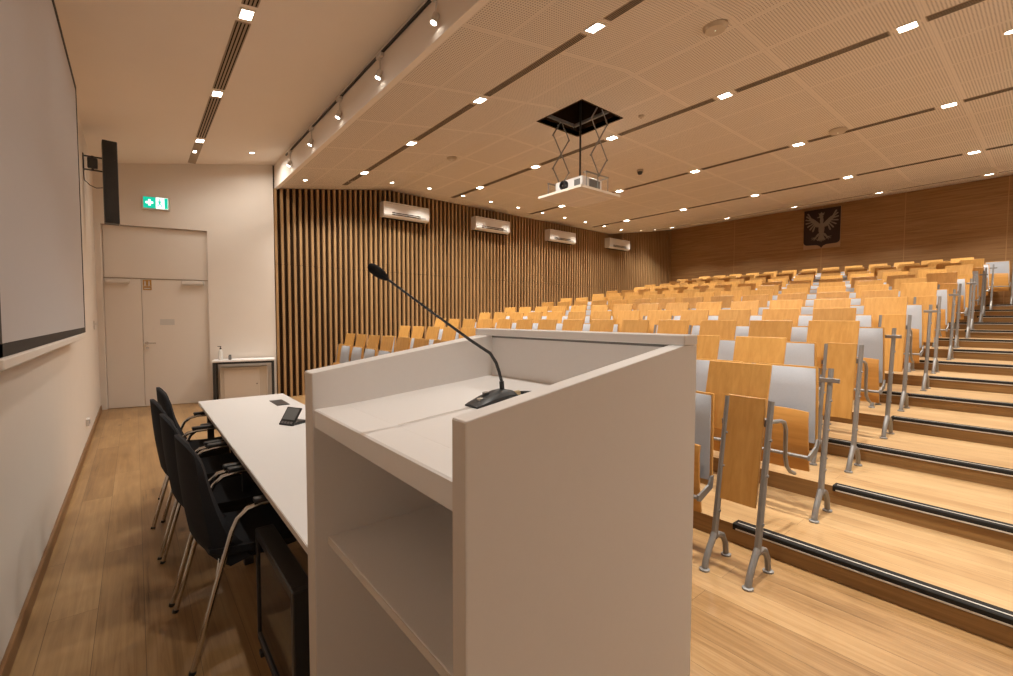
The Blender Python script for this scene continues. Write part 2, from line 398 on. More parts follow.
for cx in (0.615, 0.668):
    mb.tube([(cx,0.0475,2.098),(cx,0.045,2.098)], 0.0095, 10)
    mb.prism([(cx-0.012,2.085),(cx+0.012,2.085),(cx+0.008,2.05),(cx+0.018,2.015),(cx+0.008,2.015),(cx,2.04),(cx-0.010,2.015),(cx-0.02,2.015),(cx-0.008,2.05)], 'y', 0.045, 0.0475)
mb.box(0.60,0.685,0.045,0.0475,1.975,1.99)
mb.build('pictogram', M['paper'], sg)
# baseboard below the screen wall, entry wall floor line
MB().box(XF, XF+0.018, YR, 9.72, 0, 0.085, bev=0.003).build('baseboard_front', M['base'], kind='structure')
# nosings on the aisle
for k in range(NT):
    y1 = 1.345 if k % 2 == 0 else 1.03
    y1 += 0.006*k
    x0 = nx(k); z = NH*(k+1)
    t = MB().prism([(x0-0.008, z-0.034), (x0-0.008, z+0.002), (x0-0.002, z+0.007), (x0+0.075, z+0.007), (x0+0.075, z+0.0005), (x0-0.0005, z+0.0005), (x0-0.0005, z-0.034)], 'y', YR+0.002, y1).build('trim_%d' % (k+1), M['rubber'], kind='structure', smooth=0)
    MB().box(x0-0.0105, x0-0.0078, YR+0.004, y1-0.02, z-0.031, z-0.022).box(x0+0.022, x0+0.030, YR+0.004, y1-0.02, z+0.0068, z+0.0085).build('pale_stripe', M['stripe'], t, smooth=0)

# ------------------------------------------------------------------ ceiling fittings
LIGHTK = 1.0; POW = 34
def area(parent, loc, size, power, spread, col=(1.0, 0.94, 0.85), rot=(0,0,0)):
    l = bpy.data.lights.new('light', 'AREA'); l.shape = 'SQUARE'; l.size = size; l.energy = power*LIGHTK
    l.spread = math.radians(spread); l.color = col
    o = bpy.data.objects.new('lamp_or_fill_light', l); COL.objects.link(o); o.location = loc; o.rotation_euler = rot
    o.parent = parent
    return o
def downlight(x, y, label, group, sx=0.052, sy=0.066, power=POW, spread=105, rnd=False, cat='ceiling light'):
    z = ceilz(x); sl = math.atan((ceilz(x+0.02)-ceilz(x-0.02))/0.04)
    t = thing('recessed_downlight' if not rnd else 'round_spotlight', label, cat, (x, y, z), 0, group)
    t.rotation_euler = (0, -sl, 0)
    if rnd:
        MB().lathe([(0.048,-0.0),(0.05,-0.008),(0.034,-0.008),(0.033,-0.001)], 18).build('trim_ring', M['rim'], t)
        MB().lathe([(0.001,-0.0045),(0.033,-0.0045),(0.033,-0.0035),(0.001,-0.0035)], 18).build('diffuser', M['lamp'], t)
    else:
        mb = MB(); w = 0.012
        mb.box(-sx-w, -sx, -sy-w, sy+w, -0.012, 0.001).box(sx, sx+w, -sy-w, sy+w, -0.012, 0.001)
        mb.box(-sx, sx, -sy-w, -sy, -0.012, 0.001).box(-sx, sx, sy, sy+w, -0.012, 0.001)
        mb.build('frame', M['rim'], t, smooth=0)
        MB().box(-sx, sx, -sy, sy, -0.009, -0.004).build('diffuser', M['lamp'], t, smooth=0)
    area(t, (0, 0, -0.02), 0.10, power, spread)
    return t
def vent(x, segs, label, w=0.06, light=True):
    sl = math.atan((ceilz(x+0.02)-ceilz(x-0.02))/0.04)
    t = thing('linear_ceiling_vent', label, 'ceiling vent', (x, 0, ceilz(x)), 0, 'slot vents in the ceiling')
    t.rotation_euler = (0, -sl, 0)
    mb = MB(); ms = MB()
    for a, b in segs:
        mb.box(-w, w, a, b, -0.006, 0.002)
        for i in range(4):
            cx = -w*0.72 + w*1.44*i/3
            ms.box(cx-w*0.075, cx+w*0.075, a+0.01, b-0.01, -0.0085, -0.0055)
    mb.build('profile', M['vent'], t, smooth=0); ms.build('slot', M['slot'], t, label='dark air slots', smooth=0)
    return t
XS = [3.21, 5.70, 8.17, 10.78, 14.05]
SN = ['nearest the bulkhead', 'through the strip before the projector lift', 'in the strip behind the projector lift', 'in the second strip from the back wall', 'in the strip along the back wall']
for i, x in enumerate(XS):
    ys = [1.02+1.71*j for j in range(5)] if i < 4 else [1.09+1.83*j for j in range(4)]
    if i == 4: ys = [1.09, 2.92, 4.75, 6.58, 8.40]
    if i == 0: ys = [2.70, 4.43, 6.14, 7.90]
    full = [ys[0]-1.71] + ys if i else [0.05] + ys
    for j, y in enumerate(ys):
        downlight(x, y, 'square recessed downlight %s, %s from the slatted wall' % (SN[i], ORD[len(ys)-j] if len(ys)-j > 1 else 'nearest'),
                  'square downlights in the perforated ceiling', power=38 if i == 0 else POW, spread=140 if i == 0 else 105)
    # unseen fill without a fixture, added by the right-hand wall to brighten the aisle
    area(None, (x, max(full[0], 0.0), ceilz(x)-0.03), 0.10, (26, 8, 18, 26, 26)[i], 92 if i == 0 else 120)
    segs = []; pts = [YR+0.1] + ys + [slatY(x)-0.35]
    for a, b in zip(pts, pts[1:]):
        if b-a > 0.4: segs.append((a+(0.13 if a > 0.9 else 0), b-0.13 if b < slatY(x)-0.4 else b))
    vent(x, segs, 'dark slotted air strip %s' % SN[i], w=0.05)
# small round washers along the slatted wall
wx = [2.39, 3.21, 4.06, 4.92, 5.79, 6.59, 7.46, 8.32, 9.18, 10.05, 10.92, 11.78, 12.85, 13.7]
for j, x in enumerate(wx):
    downlight(x, slatY(x)-0.66, 'small round ceiling spot washing the slatted wall, %s from the entry wall' % ORD[j+1], 'round wall washers', power=14, spread=100, rnd=True)
downlight(6.56, 0.416, 'small round ceiling spot above the stepped aisle', None, power=22, spread=110, rnd=True)
# plaster ceiling strip over the speakers' table
px = 0.812
ys = [1.0, 2.65, 4.54, 6.33, 8.15]
for j, y in enumerate(ys[2:]):
    downlight(px, y, 'square downlight in the plaster ceiling, %s' % ['nearest the lectern', 'middle one of the strip', 'nearest the entry wall'][j], 'square downlights in the plaster ceiling', sx=0.045, sy=0.07, power=7, spread=165)
downlight(px, 8.72, 'small flush light at the end of the plaster ceiling strip', None, sx=0.035, sy=0.045, power=3, spread=120)
downlight(1.57, 8.57, 'lone small round spot in the plaster ceiling near the entry wall', None, power=10, spread=160, rnd=True)
area(None, (px, 0.92, ceilz(px)-0.03), 0.1, 15, 110); area(None, (px, 2.73, ceilz(px)-0.03), 0.1, 5, 110)
area(None, (3.21, 0.99, ceilz(3.21)-0.03), 0.1, 26, 92)
vent(px, [(YR+0.1, 4.40), (4.68, 6.20), (6.46, 8.02)], 'slotted air strip in the plaster ceiling by the screen', w=0.062)
MB().box(px-0.055, px+0.055, 8.30, 9.42, ceilz(px)-0.008, ceilz(px)+0.01, M=None).build('trim_15', M['vent'], kind='structure', smooth=0)
# spotlight track under the bulkhead edge
tr = thing('spotlight_track', 'black lighting track along the bulkhead edge', 'light track', (2.037, 0, 4.225))
MB().box(-0.009, 0.009, 1.5, 8.35, -0.012, 0.012).build('rail', M['black'], tr, smooth=0)
for j, y in enumerate((3.42, 4.55, 5.75, 6.90, 8.06)):
    t = thing('track_spotlight', 'white track spotlight under the bulkhead, %s' % ['nearest the front', 'second from the front', 'middle one of five', 'second from the entry wall', 'nearest the entry wall'][j], 'spotlight', (2.027, y, 4.212), 0, 'spotlights on the track')
    MB().box(-0.02, 0.02, -0.06, 0.06, -0.035, 0.0, bev=0.004).tube([(0,0,-0.03),(0,0,-0.16)], 0.008, 10).build('adapter', M['acw'], t)
    q = Matrix.Translation((-0.01, 0, -0.20)) @ Matrix.Rotation(math.radians(20), 4, 'Y')
    MB().lathe([(0.020,0.045),(0.029,0.037),(0.031,-0.05),(0.026,-0.05),(0.026,-0.042)], 20, M=q).build('lamp_head', M['acw'], t)
    MB().lathe([(0.001,-0.047),(0.0255,-0.047),(0.0255,-0.046),(0.001,-0.046)], 20, M=q).build('lens', M['lamp'], t)
    area(t, (-0.07, 0, -0.27), 0.05, 6, 75, rot=(0, math.radians(20), 0))
# ceiling speaker discs, detectors, camera dome
def disc(x, y, label, name, cat, r, h, mat):
    t = thing(name, label, cat, (x, y, ceilz(x)))
    MB().lathe([(r,0.0),(r,-h*0.45),(r*0.86,-h*0.8),(r*0.80,-h)], 24).build('housing', mat, t)
    MB().lathe([(0.004,-h-0.003),(0.004,-h)], 8).build('indicator', M['signwhite'], t)
disc(4.29, 2.16, 'wide flat white ceiling disc ahead of the projector lift, toward the aisle', 'ceiling_access_point', 'access point', 0.11, 0.05, M['disc'])
disc(8.01, 2.17, 'wide flat white ceiling disc beside the third light strip', 'ceiling_access_point', 'access point', 0.11, 0.045, M['disc'])
disc(4.27, 6.71, 'flat ceiling disc between the lights and the nearest air conditioner', 'smoke_detector', 'smoke detector', 0.085, 0.045, M['disc'])
t = thing('ceiling_detector', 'tiny pale detector on the ceiling right of the projector hatch', 'detector', (5.40, 3.72, 4.25))
MB().lathe([(0.04,0.0),(0.04,-0.012),(0.03,-0.025),(0.012,-0.03)], 18).build('housing', M['disc'], t)
MB().lathe([(0.012,-0.03),(0.01,-0.036),(0.004,-0.037)], 12).build('sensor', M['vent'], t)
t = thing('dome_camera', 'small dark dome camera under the ceiling right of the projector', 'camera', (7.33, 5.06, 4.25))
MB().lathe([(0.06,0),(0.06,-0.03),(0.05,-0.035)], 20).build('base', M['vent'], t)
MB().lathe([(0.05,-0.03),(0.047,-0.055),(0.033,-0.082),(0.004,-0.092)], 20).build('dome', M['black'], t)

# ------------------------------------------------------------------ projector lift
CX, CY = (HX0+HX1)/2, (HY0+HY1)/2
PZ = 3.20
t = thing('projector_lift', 'scissor lift hanging from an open ceiling hatch', 'projector lift', (CX, CY, PZ))
hw, hd = (HX1-HX0)/2, (HY1-HY0)/2
top = 4.25-PZ
mb = MB()
mb.box(-hw-0.02,-hw,-hd-0.02,hd+0.02,top-0.004,top+0.55).box(hw,hw+0.02,-hd-0.02,hd+0.02,top-0.004,top+0.55)
mb.box(-hw,hw,-hd-0.02,-hd,top-0.004,top+0.55).box(-hw,hw,hd,hd+0.02,top-0.004,top+0.55).box(-hw-0.02,hw+0.02,-hd-0.02,hd+0.02,top+0.55,top+0.57)
mb.build('hatch_box', M['dark'], t, smooth=0)
MB().box(-hw+0.006,hw-0.006,-hd+0.006,hd-0.006,-0.022,0.0).build('hatch_tile', M['perf'], t, label='perforated ceiling tile under the projector', smooth=0)
MB().box(-hw,-hw+0.0055,-hd,hd,-0.024,0.006).box(hw-0.0055,hw,-hd,hd,-0.024,0.006).box(-hw,hw,-hd,-hd+0.0055,-0.024,0.006).box(-hw,hw,hd-0.0055,hd,-0.024,0.006).build('lit_tile_edge', M['rim'], t, label='edge of the tile, coloured as if lit', smooth=0)  # white strip puts the light caught by the tile edges into colour
mb = MB()
mb.box(-0.30,0.30,-0.37,-0.34,top+0.08,top+0.12).box(-0.30,0.30,0.34,0.37,top+0.08,top+0.12)
mb.box(-0.30,-0.27,-0.36,0.36,top+0.08,top+0.12).box(0.27,0.30,-0.36,0.36,top+0.08,top+0.12)
mb.build('upper_frame', M['alu'], t, smooth=0)
mb = MB()
mb.box(-0.26,0.20,-0.36,-0.345,0.20,0.215).box(-0.26,0.20,0.345,0.36,0.20,0.215).box(-0.26,-0.248,-0.36,-0.30,0.20,0.212).box(0.188,0.20,-0.36,0.36,0.20,0.212)
for sx_, sy_ in ((-0.25,-0.35),(-0.02,-0.35),(0.19,-0.35),(0.19,0.35),(-0.25,0.35)): mb.tube([(sx_,sy_,0.0),(sx_,sy_,0.21)], 0.006, 6)
mb.build('lower_frame', M['alu'], t, smooth=0)
def scissor2(y):
    mb = MB(); z0, z1 = 0.20, top+0.09; q4 = (z1-z0)/4; w_ = 0.165
    def bar(p, q, off):
        a = Vector((p[0], y+off, p[1])); b = Vector((q[0], y+off, q[1])); d = b-a; L_ = d.length
        Mx = Matrix.Translation((a+b)/2) @ Matrix.Rotation(-math.atan2(d.z, d.x), 4, 'Y')
        mb.box(-L_/2, L_/2, -0.003, 0.003, -0.009, 0.009, M=Mx)
    for s_ in (-1, 1):
        o_ = 0.005*s_
        bar((0, z0), (s_*w_, z0+q4), o_); bar((s_*w_, z0+q4), (-s_*w_, z0+3*q4), -o_); bar((-s_*w_, z0+3*q4), (0, z1), o_)
        for zz in (z0+q4, z0+3*q4): mb.tube([(s_*w_, y-0.011, zz),(s_*w_, y+0.011, zz)], 0.012, 8)
    for zz in (z0, z0+2*q4, z1): mb.tube([(0, y-0.011, zz),(0, y+0.011, zz)], 0.012, 8)
    return mb
for y in (-0.35, 0.35): scissor2(y).build('scissor_arm', M['alu'], t, smooth=0)
MB().tube([(0.02,0,0.2),(0.02,0,top+0.3)], 0.014, 10).build('cable_duct', M['black'], t)
p = thing('projector', 'white ceiling projector resting on the lowered lift tile', 'projector', (CX, CY, PZ+0.001))
MB().box(-0.24,0.17,-0.27,0.23,0.03,0.185,bev=0.018,seg=3).build('body', M['white'], p)
MB().box(-0.2425,-0.2395,-0.235,-0.13,0.06,0.15).box(-0.1,0.12,-0.2725,-0.2695,0.05,0.16).build('vent_grille', M['greyp'], p, smooth=0)
q = Matrix.Translation((-0.24, 0.045, 0.11)) @ Matrix.Rotation(math.radians(-90), 4, 'Y')
MB().lathe([(0.066,0),(0.066,0.03),(0.054,0.05),(0.046,0.05),(0.044,0.02)], 24, M=q).build('lens_barrel', M['black'], p)
MB().lathe([(0.043,0.022),(0.03,0.034),(0.004,0.038)], 24, M=q).build('lens', M['glass'], p)
for sx_ in (-0.2, 0.13):
    for sy_ in (-0.22, 0.18): MB().tube([(sx_,sy_,0.0),(sx_,sy_,0.035)], 0.014, 8).build('foot', M['black'], p)

# ------------------------------------------------------------------ air conditioners on the slatted wall
for j, (x0, x1) in enumerate(((4.11,5.13),(6.48,7.55),(9.05,10.15),(11.75,12.93))):
    w = 1.07; cx = (x0+x1)/2; y = slatY(cx)
    zb = (3.62,3.66,3.68,3.755)[j]
    t = thing('air_conditioner', 'white split air conditioner on the slatted wall, %s' % ['nearest the entry wall', 'second from the entry wall', 'third from the entry wall', 'farthest toward the back'][j], 'air conditioner', (cx, y-0.015, zb), 0, 'air conditioners on the slatted wall')
    MB().prism([(0,0.02),(-0.13,0.0),(-0.19,0.03),(-0.205,0.06),(-0.205,0.305),(-0.195,0.32),(0,0.325)], 'x', -w/2, w/2).build('body', M['acw'], t, smooth=25)
    mb = MB()
    mb.box(-w*0.33, w*0.30, -0.2085, -0.204, 0.058, 0.078).box(-w*0.33, w*0.30, -0.2085, -0.204, 0.094, 0.112)
    mb.build('louver', M['slot'], t, smooth=0)
    MB().box(-w*0.45, w*0.45, -0.12, -0.02, -0.006, 0.018).build('underside', M['slot'], t, smooth=0)
    MB().box(w*0.30, w*0.42, -0.2065, -0.203, 0.065, 0.083).build('display_strip', M['greyp'], t, smooth=0)
    MB().box(-w/2+0.05, w/2-0.05, -0.2055, -0.2035, 0.285, 0.289).build('panel_seam', M['greyp'], t, smooth=0)

# ------------------------------------------------------------------ crest on the back wall
t = thing('wall_crest', 'dark maroon shield crest with a silver crowned eagle on the back wall', 'crest', (XB-0.002, 4.64, 4.20))
MB().box(-0.015, 0.0, -0.47, 0.47, -0.60, 0.575, bev=0.003).build('back_plate', M['tan'], t)
def shield(s):
    pts = [(-0.462*s, 0.565*s), (0.462*s, 0.565*s), (0.462*s, -0.38*s)]
    pts += [(0.462*s-0.10*s*(1-math.cos(math.radians(a))), -0.38*s-0.10*s*math.sin(math.radians(a))) for a in range(15, 91, 15)]
    pts += [(0.12*s, -0.49*s), (0.04*s, -0.53*s), (0.0, -0.585*s), (-0.04*s, -0.53*s), (-0.12*s, -0.49*s)]
    pts += [(-0.462*s+0.10*s*(1-math.cos(math.radians(a))), -0.38*s-0.10*s*math.sin(math.radians(a))) for a in range(90, 14, -15)]
    pts += [(-0.462*s, -0.38*s)]
    return pts
MB().prism(shield(1.0), 'x', -0.040, -0.0152).build('shield', M['maroon'], t, smooth=0)
mb = MB()
def ell(cy, cz, ry, rz, n=14, rot=0):
    c, s_ = math.cos(rot), math.sin(rot)
    return [(cy+ry*math.cos(2*math.pi*i/n)*c-rz*math.sin(2*math.pi*i/n)*s_, cz+ry*math.cos(2*math.pi*i/n)*s_+rz*math.sin(2*math.pi*i/n)*c) for i in range(n)]
XE = (-0.056, -0.0402)
mb.prism(ell(0, -0.02, 0.075, 0.20), 'x', *XE)                       # body
mb.prism(ell(0.0, 0.22, 0.045, 0.10), 'x', *XE)                     # neck
mb.prism(ell(0.015, 0.33, 0.055, 0.045), 'x', *XE)                  # head
mb.prism([(0.06,0.345),(0.125,0.315),(0.105,0.30),(0.06,0.315)], 'x', *XE)    # beak
mb.prism([(-0.045,0.375),(0.06,0.375),(0.085,0.45),(0.045,0.415),(0.01,0.47),(-0.025,0.415),(-0.065,0.45)], 'x', *XE)   # crown
for s in (-1, 1):
    mb.prism([(s*0.04,0.12),(s*0.13,0.22),(s*0.22,0.30),(s*0.30,0.34),(s*0.33,0.28),(s*0.24,0.18),(s*0.14,0.04),(s*0.05,0.02)], 'x', *XE)
    for i in range(7):                                               # long wing feathers
        r0 = 0.10+0.035*i; a = math.radians(-66+20*i)
        by, bz = s*(0.15+0.018*i), 0.12+0.028*i
        L_ = 0.27-0.012*abs(i-3)
        ey, ez = by+s*L_*math.cos(a)*0.82, bz+L_*math.sin(a)
        dy, dz = (ey-by)/L_, (ez-bz)/L_
        w_ = 0.023
        mb.prism([(by-dz*w_*0.6,bz+dy*w_*0.6),(ey-dz*w_-dy*0.02,ez+dy*w_-dz*0.02),(ey,ez),(ey+dz*w_-dy*0.02,ez-dy*w_-dz*0.02),(by+dz*w_*0.6,bz-dy*w_*0.6)], 'x', XE[0]+0.001*i, XE[1])
    mb.prism([(s*0.04,-0.14),(s*0.10,-0.17),(s*0.16,-0.27),(s*0.13,-0.285),(s*0.06,-0.22)], 'x', *XE)   # thigh
    for (ty, tz) in ((0.26,-0.27),(0.25,-0.33),(0.19,-0.36),(0.12,-0.34)):
        mb.tube([(-0.048,s*0.145,-0.275),(-0.048,s*ty,tz)], [0.014,0.006], 6)
for i in range(-2, 3):                                               # tail
    mb.prism([(i*0.012-0.014,-0.18),(i*0.045-0.018,-0.36),(i*0.05,-0.415+abs(i)*0.02),(i*0.045+0.018,-0.36),(i*0.012+0.014,-0.18)], 'x', XE[0]+0.001*(i+2), XE[1])
mb.build('eagle', M['silver'], t, smooth=0)

# ------------------------------------------------------------------ tiered seating
PIT = 0.514
C1 = 1.27                                # first seat centre, odd rows
EV = 0.03                                # even rows sit a little farther from the aisle
def postx(z): return 0.165*(z-0.13)
def leg_mesh():
    mb = MB()
    zt = 1.02
    mb.tube([(postx(0.17),0,0.17),(postx(zt),0,zt)], [0.019,0.0165], 8)
    pts = [(-0.105,0,0.012),(-0.090,0,0.06),(-0.055,0,0.115),(postx(0.2)-0.004,0,0.19)]
    mb.tube(pts, [0.019,0.018,0.018,0.02], 8)
    mb.tube([(postx(0.15)+0.005,0,0.165),(0.06,0,0.172),(0.11,0,0.15),(0.15,0,0.09),(0.165,0,0.012)], [0.017]*5, 8)
    for cx in (-0.108, 0.167):
        mb.lathe([(0.030,0.0),(0.030,0.010),(0.020,0.014)], 12, M=Matrix.Translation((cx,0,0)))
    for z in (0.33, 0.60, 0.80):
        mb.tube([(postx(z)-0.004,-0.023,z),(postx(z)-0.004,0.0,z)], 0.009, 6)
    return mb
def make_seat():
    t = thing('auditorium_seat', '', 'seat', (0,0,0), 0, 'flip-up seats in the tiered rows')
    hw_b, hw_t = 0.218, 0.196
    def bx(v):                            # slight curve of the back, v up
        return 0.035 + 0.045*v + 0.012*math.sin(v*math.pi)*-1
    def bf(u, v):
        hw_ = hw_b + (hw_t-hw_b)*v**2
        return Vector((bx(v) + 0.018*(1-(2*u-1)**2), (2*u-1)*hw_, 0.46+0.57*v))
    b = MB().sheet(bf, 8, 6, lambda u, v: Vector((0.016,0,0))).build('backrest', M['ply'], t)
    def pf(u, v):
        e = min(1, 4*min(u, 1-u)+0.25)*min(1, 6*(1-v)+0.3)
        hw_ = (hw_b + (hw_t-hw_b)*v**2)-0.013
        return Vector((bx(v)*1.0 + 0.018*(1-(2*u-1)**2) - 0.030*e, (2*u-1)*hw_, 0.50+0.518*v))
    MB().sheet(pf, 10, 8, lambda u, v: Vector((0.0295*min(1, 4*min(u,1-u)+0.25)*min(1, 6*(1-v)+0.3),0,0))).build('backrest_pad', M['pad'], b, label='light grey upholstered pad')
    def sf(u, v):
        zz = 0.32+0.42*v
        return Vector((-0.066-0.018*v - 0.018*math.sin(v*math.pi) - 0.012*(1-(2*u-1)**2)*(1-v) + (0.012 if v > 0.95 else 0), (2*u-1)*(0.205-0.012*v*v), zz - 0.012*(2*u-1)**2*v))
    f = MB().sheet(sf, 8, 8, lambda u, v: Vector((0.016,0,0.0))).build('folding_seat', M['plyh'], t, label='flipped-up plywood seat')
    def s2(u, v):
        return sf(0.04+u*0.92, 0.05+v*0.90) + Vector((0.0165,0,0))
    MB().sheet(s2, 6, 6, lambda u, v: Vector((0.030*min(1,5*min(v,1-v)+0.3),0,0))).build('seat_pad', M['pad'], f, label='light grey cushion on the hidden side')
    MB().tube([(-0.125,-0.215,0.43),(-0.125,0.215,0.43)], 0.0125, 8).build('seat_beam', M['alu'], t)
    for s in (-1, 1):
        MB().prism([(-0.140,0.415),(-0.110,0.405),(0.03,0.455),(0.045,0.53),(0.015,0.53),(-0.01,0.485),(-0.135,0.448)], 'y', s*0.222-0.006, s*0.222+0.006).build('seat_bracket', M['alu'], t, smooth=0)
    l = leg_mesh().build('leg', M['alu'], t); l.location = (0,-PIT/2,0)
    return t, l
seat0, leg0 = make_seat()
bar0 = None
def make_desk():
    t = thing('folding_desk', '', 'desk', (0,0,0), 0, 'folded writing boards behind the rows')
    a = math.atan(0.23)
    Mx = Matrix.Translation((0.214, 0, 1.036)) @ Matrix.Rotation(a, 4, 'Y')
    MB().box(-0.009, 0.009, -0.190, 0.190, -0.245, 0.190, bev=0.003, M=Mx).build('board', M['ply'], t)
    MB().box(postx(0.86)+0.022, 0.164, -0.05, 0.05, 0.84, 0.875, bev=0.002).build('hinge_plate', M['alu'], t)
    return t
desk0 = make_desk()
NR = 15
ROWN = ['front row'] + ['%s row' % ORD[i] for i in range(2, 15)] + ['back row']
def placed(n, i):
    return ORD[i+1]+' from the aisle' if i < n-1 else 'last one beside the slatted wall'
used = [False, False]
for k in range(NR):
    odd = k % 2 == 1
    ns = 14 if odd else 13
    xk, zk = P0+ND*k, NH*k
    for i in range(ns):
        cy = C1 + PIT*i + (0 if odd else PIT/2+EV)
        if not used[0]: s = seat0; used[0] = True
        else: s = copy_tree(seat0)
        s.location = (xk, cy, zk)
        s['label'] = 'grey-padded flip-up wooden seat, %s, %s' % (ROWN[k], placed(ns, i))
        if i == 0 and odd:
            if bar0 is None:
                bar0 = MB().box(postx(0.95)-0.026, postx(0.95)-0.016, -0.062, 0.062, 0.925, 0.955, bev=0.002).build('crossbar', M['alu'], s); cb = bar0
            else:
                cb = bar0.copy(); COL.objects.link(cb); cb.parent = s
            cb.location = (0, -PIT/2, 0)
        if i == ns-1 and odd:
            l = leg0.copy(); COL.objects.link(l); l.parent = s; l.location = (0, PIT/2, 0)
    if k == NR-1:
        s = copy_tree(seat0); s.location = (xk, C1-PIT/2, zk)
        s['label'] = 'grey-padded flip-up wooden seat alone at the top of the aisle steps'
    # boards of the next row hang behind this row's posts
    if k < NR-1:
        nd = 14 if not odd else 13
        for i in range(nd):
            cy = C1 + PIT*i + (EV*0.5 if not odd else PIT/2)
            if not used[1]: d = desk0; used[1] = True
            else: d = copy_tree(desk0)
            d.location = (xk, cy, zk)
            d['label'] = 'plywood writing board folded up behind the %s, %s' % (ROWN[k], placed(nd, i))
# half panels closing the even rows at both ends
def make_end():
    t = thing('end_panel', '', 'panel', (0,0,0), 0, 'half-width plywood end panels')
    a = math.atan(0.165)
    Mx = Matrix.Translation((postx(0.70), 0.005, 0.70)) @ Matrix.Rotation(a, 4, 'Y')
    MB().box(-0.009, 0.009, -0.108, 0.108, -0.30, 0.335, bev=0.003, M=Mx).build('board', M['ply'], t)
    l = leg_mesh().build('leg', M['alu'], t); l.location = (0.0,-0.132,0)
    return t
end0 = make_end()
arm = MB()
Y_ = -0.095
arm.box(0.135,0.185,Y_-0.02,Y_+0.02,0.865,0.91,bev=0.003)
arm.tube([(0.18,Y_,0.885),(0.40,Y_,0.862),(0.455,Y_,0.845),(0.485,Y_,0.80),(0.49,Y_,0.62),(0.515,Y_,0.555),(0.58,Y_,0.505),(0.66,Y_,0.475)], 0.0125, 8)
armo = arm.build('hooked_arm', M['alu'], end0)
first = True
for k in range(0, NR, 2):
    for side in (0, 1):
        if k == NR-1 and side == 0: continue
        if first: e = end0; first = False
        else:
            e = end0.copy(); COL.objects.link(e)
            for ch in end0.children:
                if ch.name.startswith('hooked_arm') and (side == 1 or k == NR-1): continue
                c = ch.copy(); COL.objects.link(c); c.parent = e
        cy = C1 - 0.128 + EV + 0.012 if side == 0 else C1 + PIT*13 + 0.128 + EV + 0.03
        if side == 1:
            l2 = leg0.copy(); COL.objects.link(l2); l2.parent = e; l2.location = (0.0, 0.128, 0)
        e.location = (P0+ND*k, cy, NH*k)
        e['label'] = 'narrow plywood panel between two posts, %s, %s' % (ROWN[k], 'at the aisle end' if side == 0 else 'at the slatted wall end')
# ------------------------------------------------------------------ lectern
lx0, lx1 = 0.35, 0.975
ly0, ly1, ly2, ly3 = 0.516, 0.552, 1.22, 1.285
t = thing('lectern', 'large white lectern with raised sides and an open shelf', 'lectern', (0.66, 0.9, 0))
T = Matrix.Translation((-0.66, -0.9, 0))
def ztop(x): return min(1.4408, 1.357 + (x-lx0)*0.1486)
def side(ya, yb):
    return MB().prism([(lx0,0),(lx1-0.002,0),(lx1-0.002,1.4405),(0.9135,1.4405),(lx0,ztop(lx0))], 'y', ya, yb, M=T)
def bevel_mod(o, w=0.002):
    m = o.modifiers.new('b', 'BEVEL'); m.width = w; m.segments = 2; m.limit_method = 'ANGLE'; return o
bevel_mod(side(ly0, ly1).build('side_panel', M['white'], t, label='side panel nearest the aisle', smooth=0))
bevel_mod(side(ly2, ly3).build('side_panel', M['white'], t, label='side panel next to the table', smooth=0))
MB().box(lx0-0.0008, lx0+0.001, ly0+0.002, ly1-0.002, 0.0, ztop(lx0)-0.003, M=T).box(lx0-0.0008, lx0+0.001, ly2+0.002, ly3-0.002, 0.0, ztop(lx0)-0.003, M=T).build('edge_band', M['edge'], t, smooth=0)
MB().box(0.935, lx1-0.004, ly1, ly2, 0, 1.435, M=T).build('front_panel', M['white'], t, smooth=0)
MB().box(0.914, 0.968, ly0-0.004, ly3+0.004, 1.4415, 1.464, bev=0.002, M=T).build('cap_board', M['white'], t)
MB().box(0.9335, 0.968, ly1+0.001, ly2-0.001, 1.4345, 1.4412, M=T).build('shadow_gap', M['greyp'], t, smooth=0)
def zs(x): return 1.258 + (x-lx0)*0.085
MB().prism([(lx0+0.085,zs(lx0+0.085)-0.02),(0.934,zs(0.934)-0.02),(0.934,zs(0.934)),(lx0+0.085,zs(lx0+0.085))], 'y', ly1+0.0005, ly2-0.0005, M=T).build('writing_surface', M['white'], t, smooth=0)
MB().prism([(lx0+0.004,1.216),(lx0+0.0848,1.216),(lx0+0.0848,zs(lx0+0.085)),(lx0+0.008,1.2625),(lx0+0.004,1.2595)], 'y', ly1+0.0005, ly2-0.0005, M=T).build('front_rail', M['white'], t)
MB().prism([(lx0+0.09,zs(lx0+0.09)),(0.925,zs(0.925)),(0.925,zs(0.925)+0.0006),(lx0+0.09,zs(lx0+0.09)+0.0006)], 'y', 0.912, 0.9132, M=T).build('joint_line', M['edge'], t, smooth=0)
MB().box(0.385, 0.934, ly1+0.0005, ly2-0.0005, 0.895, 0.917, bev=0.0015, M=T).build('shelf', M['white'], t)
MB().box(0.3835, 0.386, ly1+0.001, ly2-0.001, 0.897, 0.915, M=T).build('shelf_edge', M['edge'], t, smooth=0)
MB().box(0.40, 0.934, ly1+0.0005, ly2-0.0005, 0.06, 0.08, M=T).build('bottom_board', M['white'], t, smooth=0)

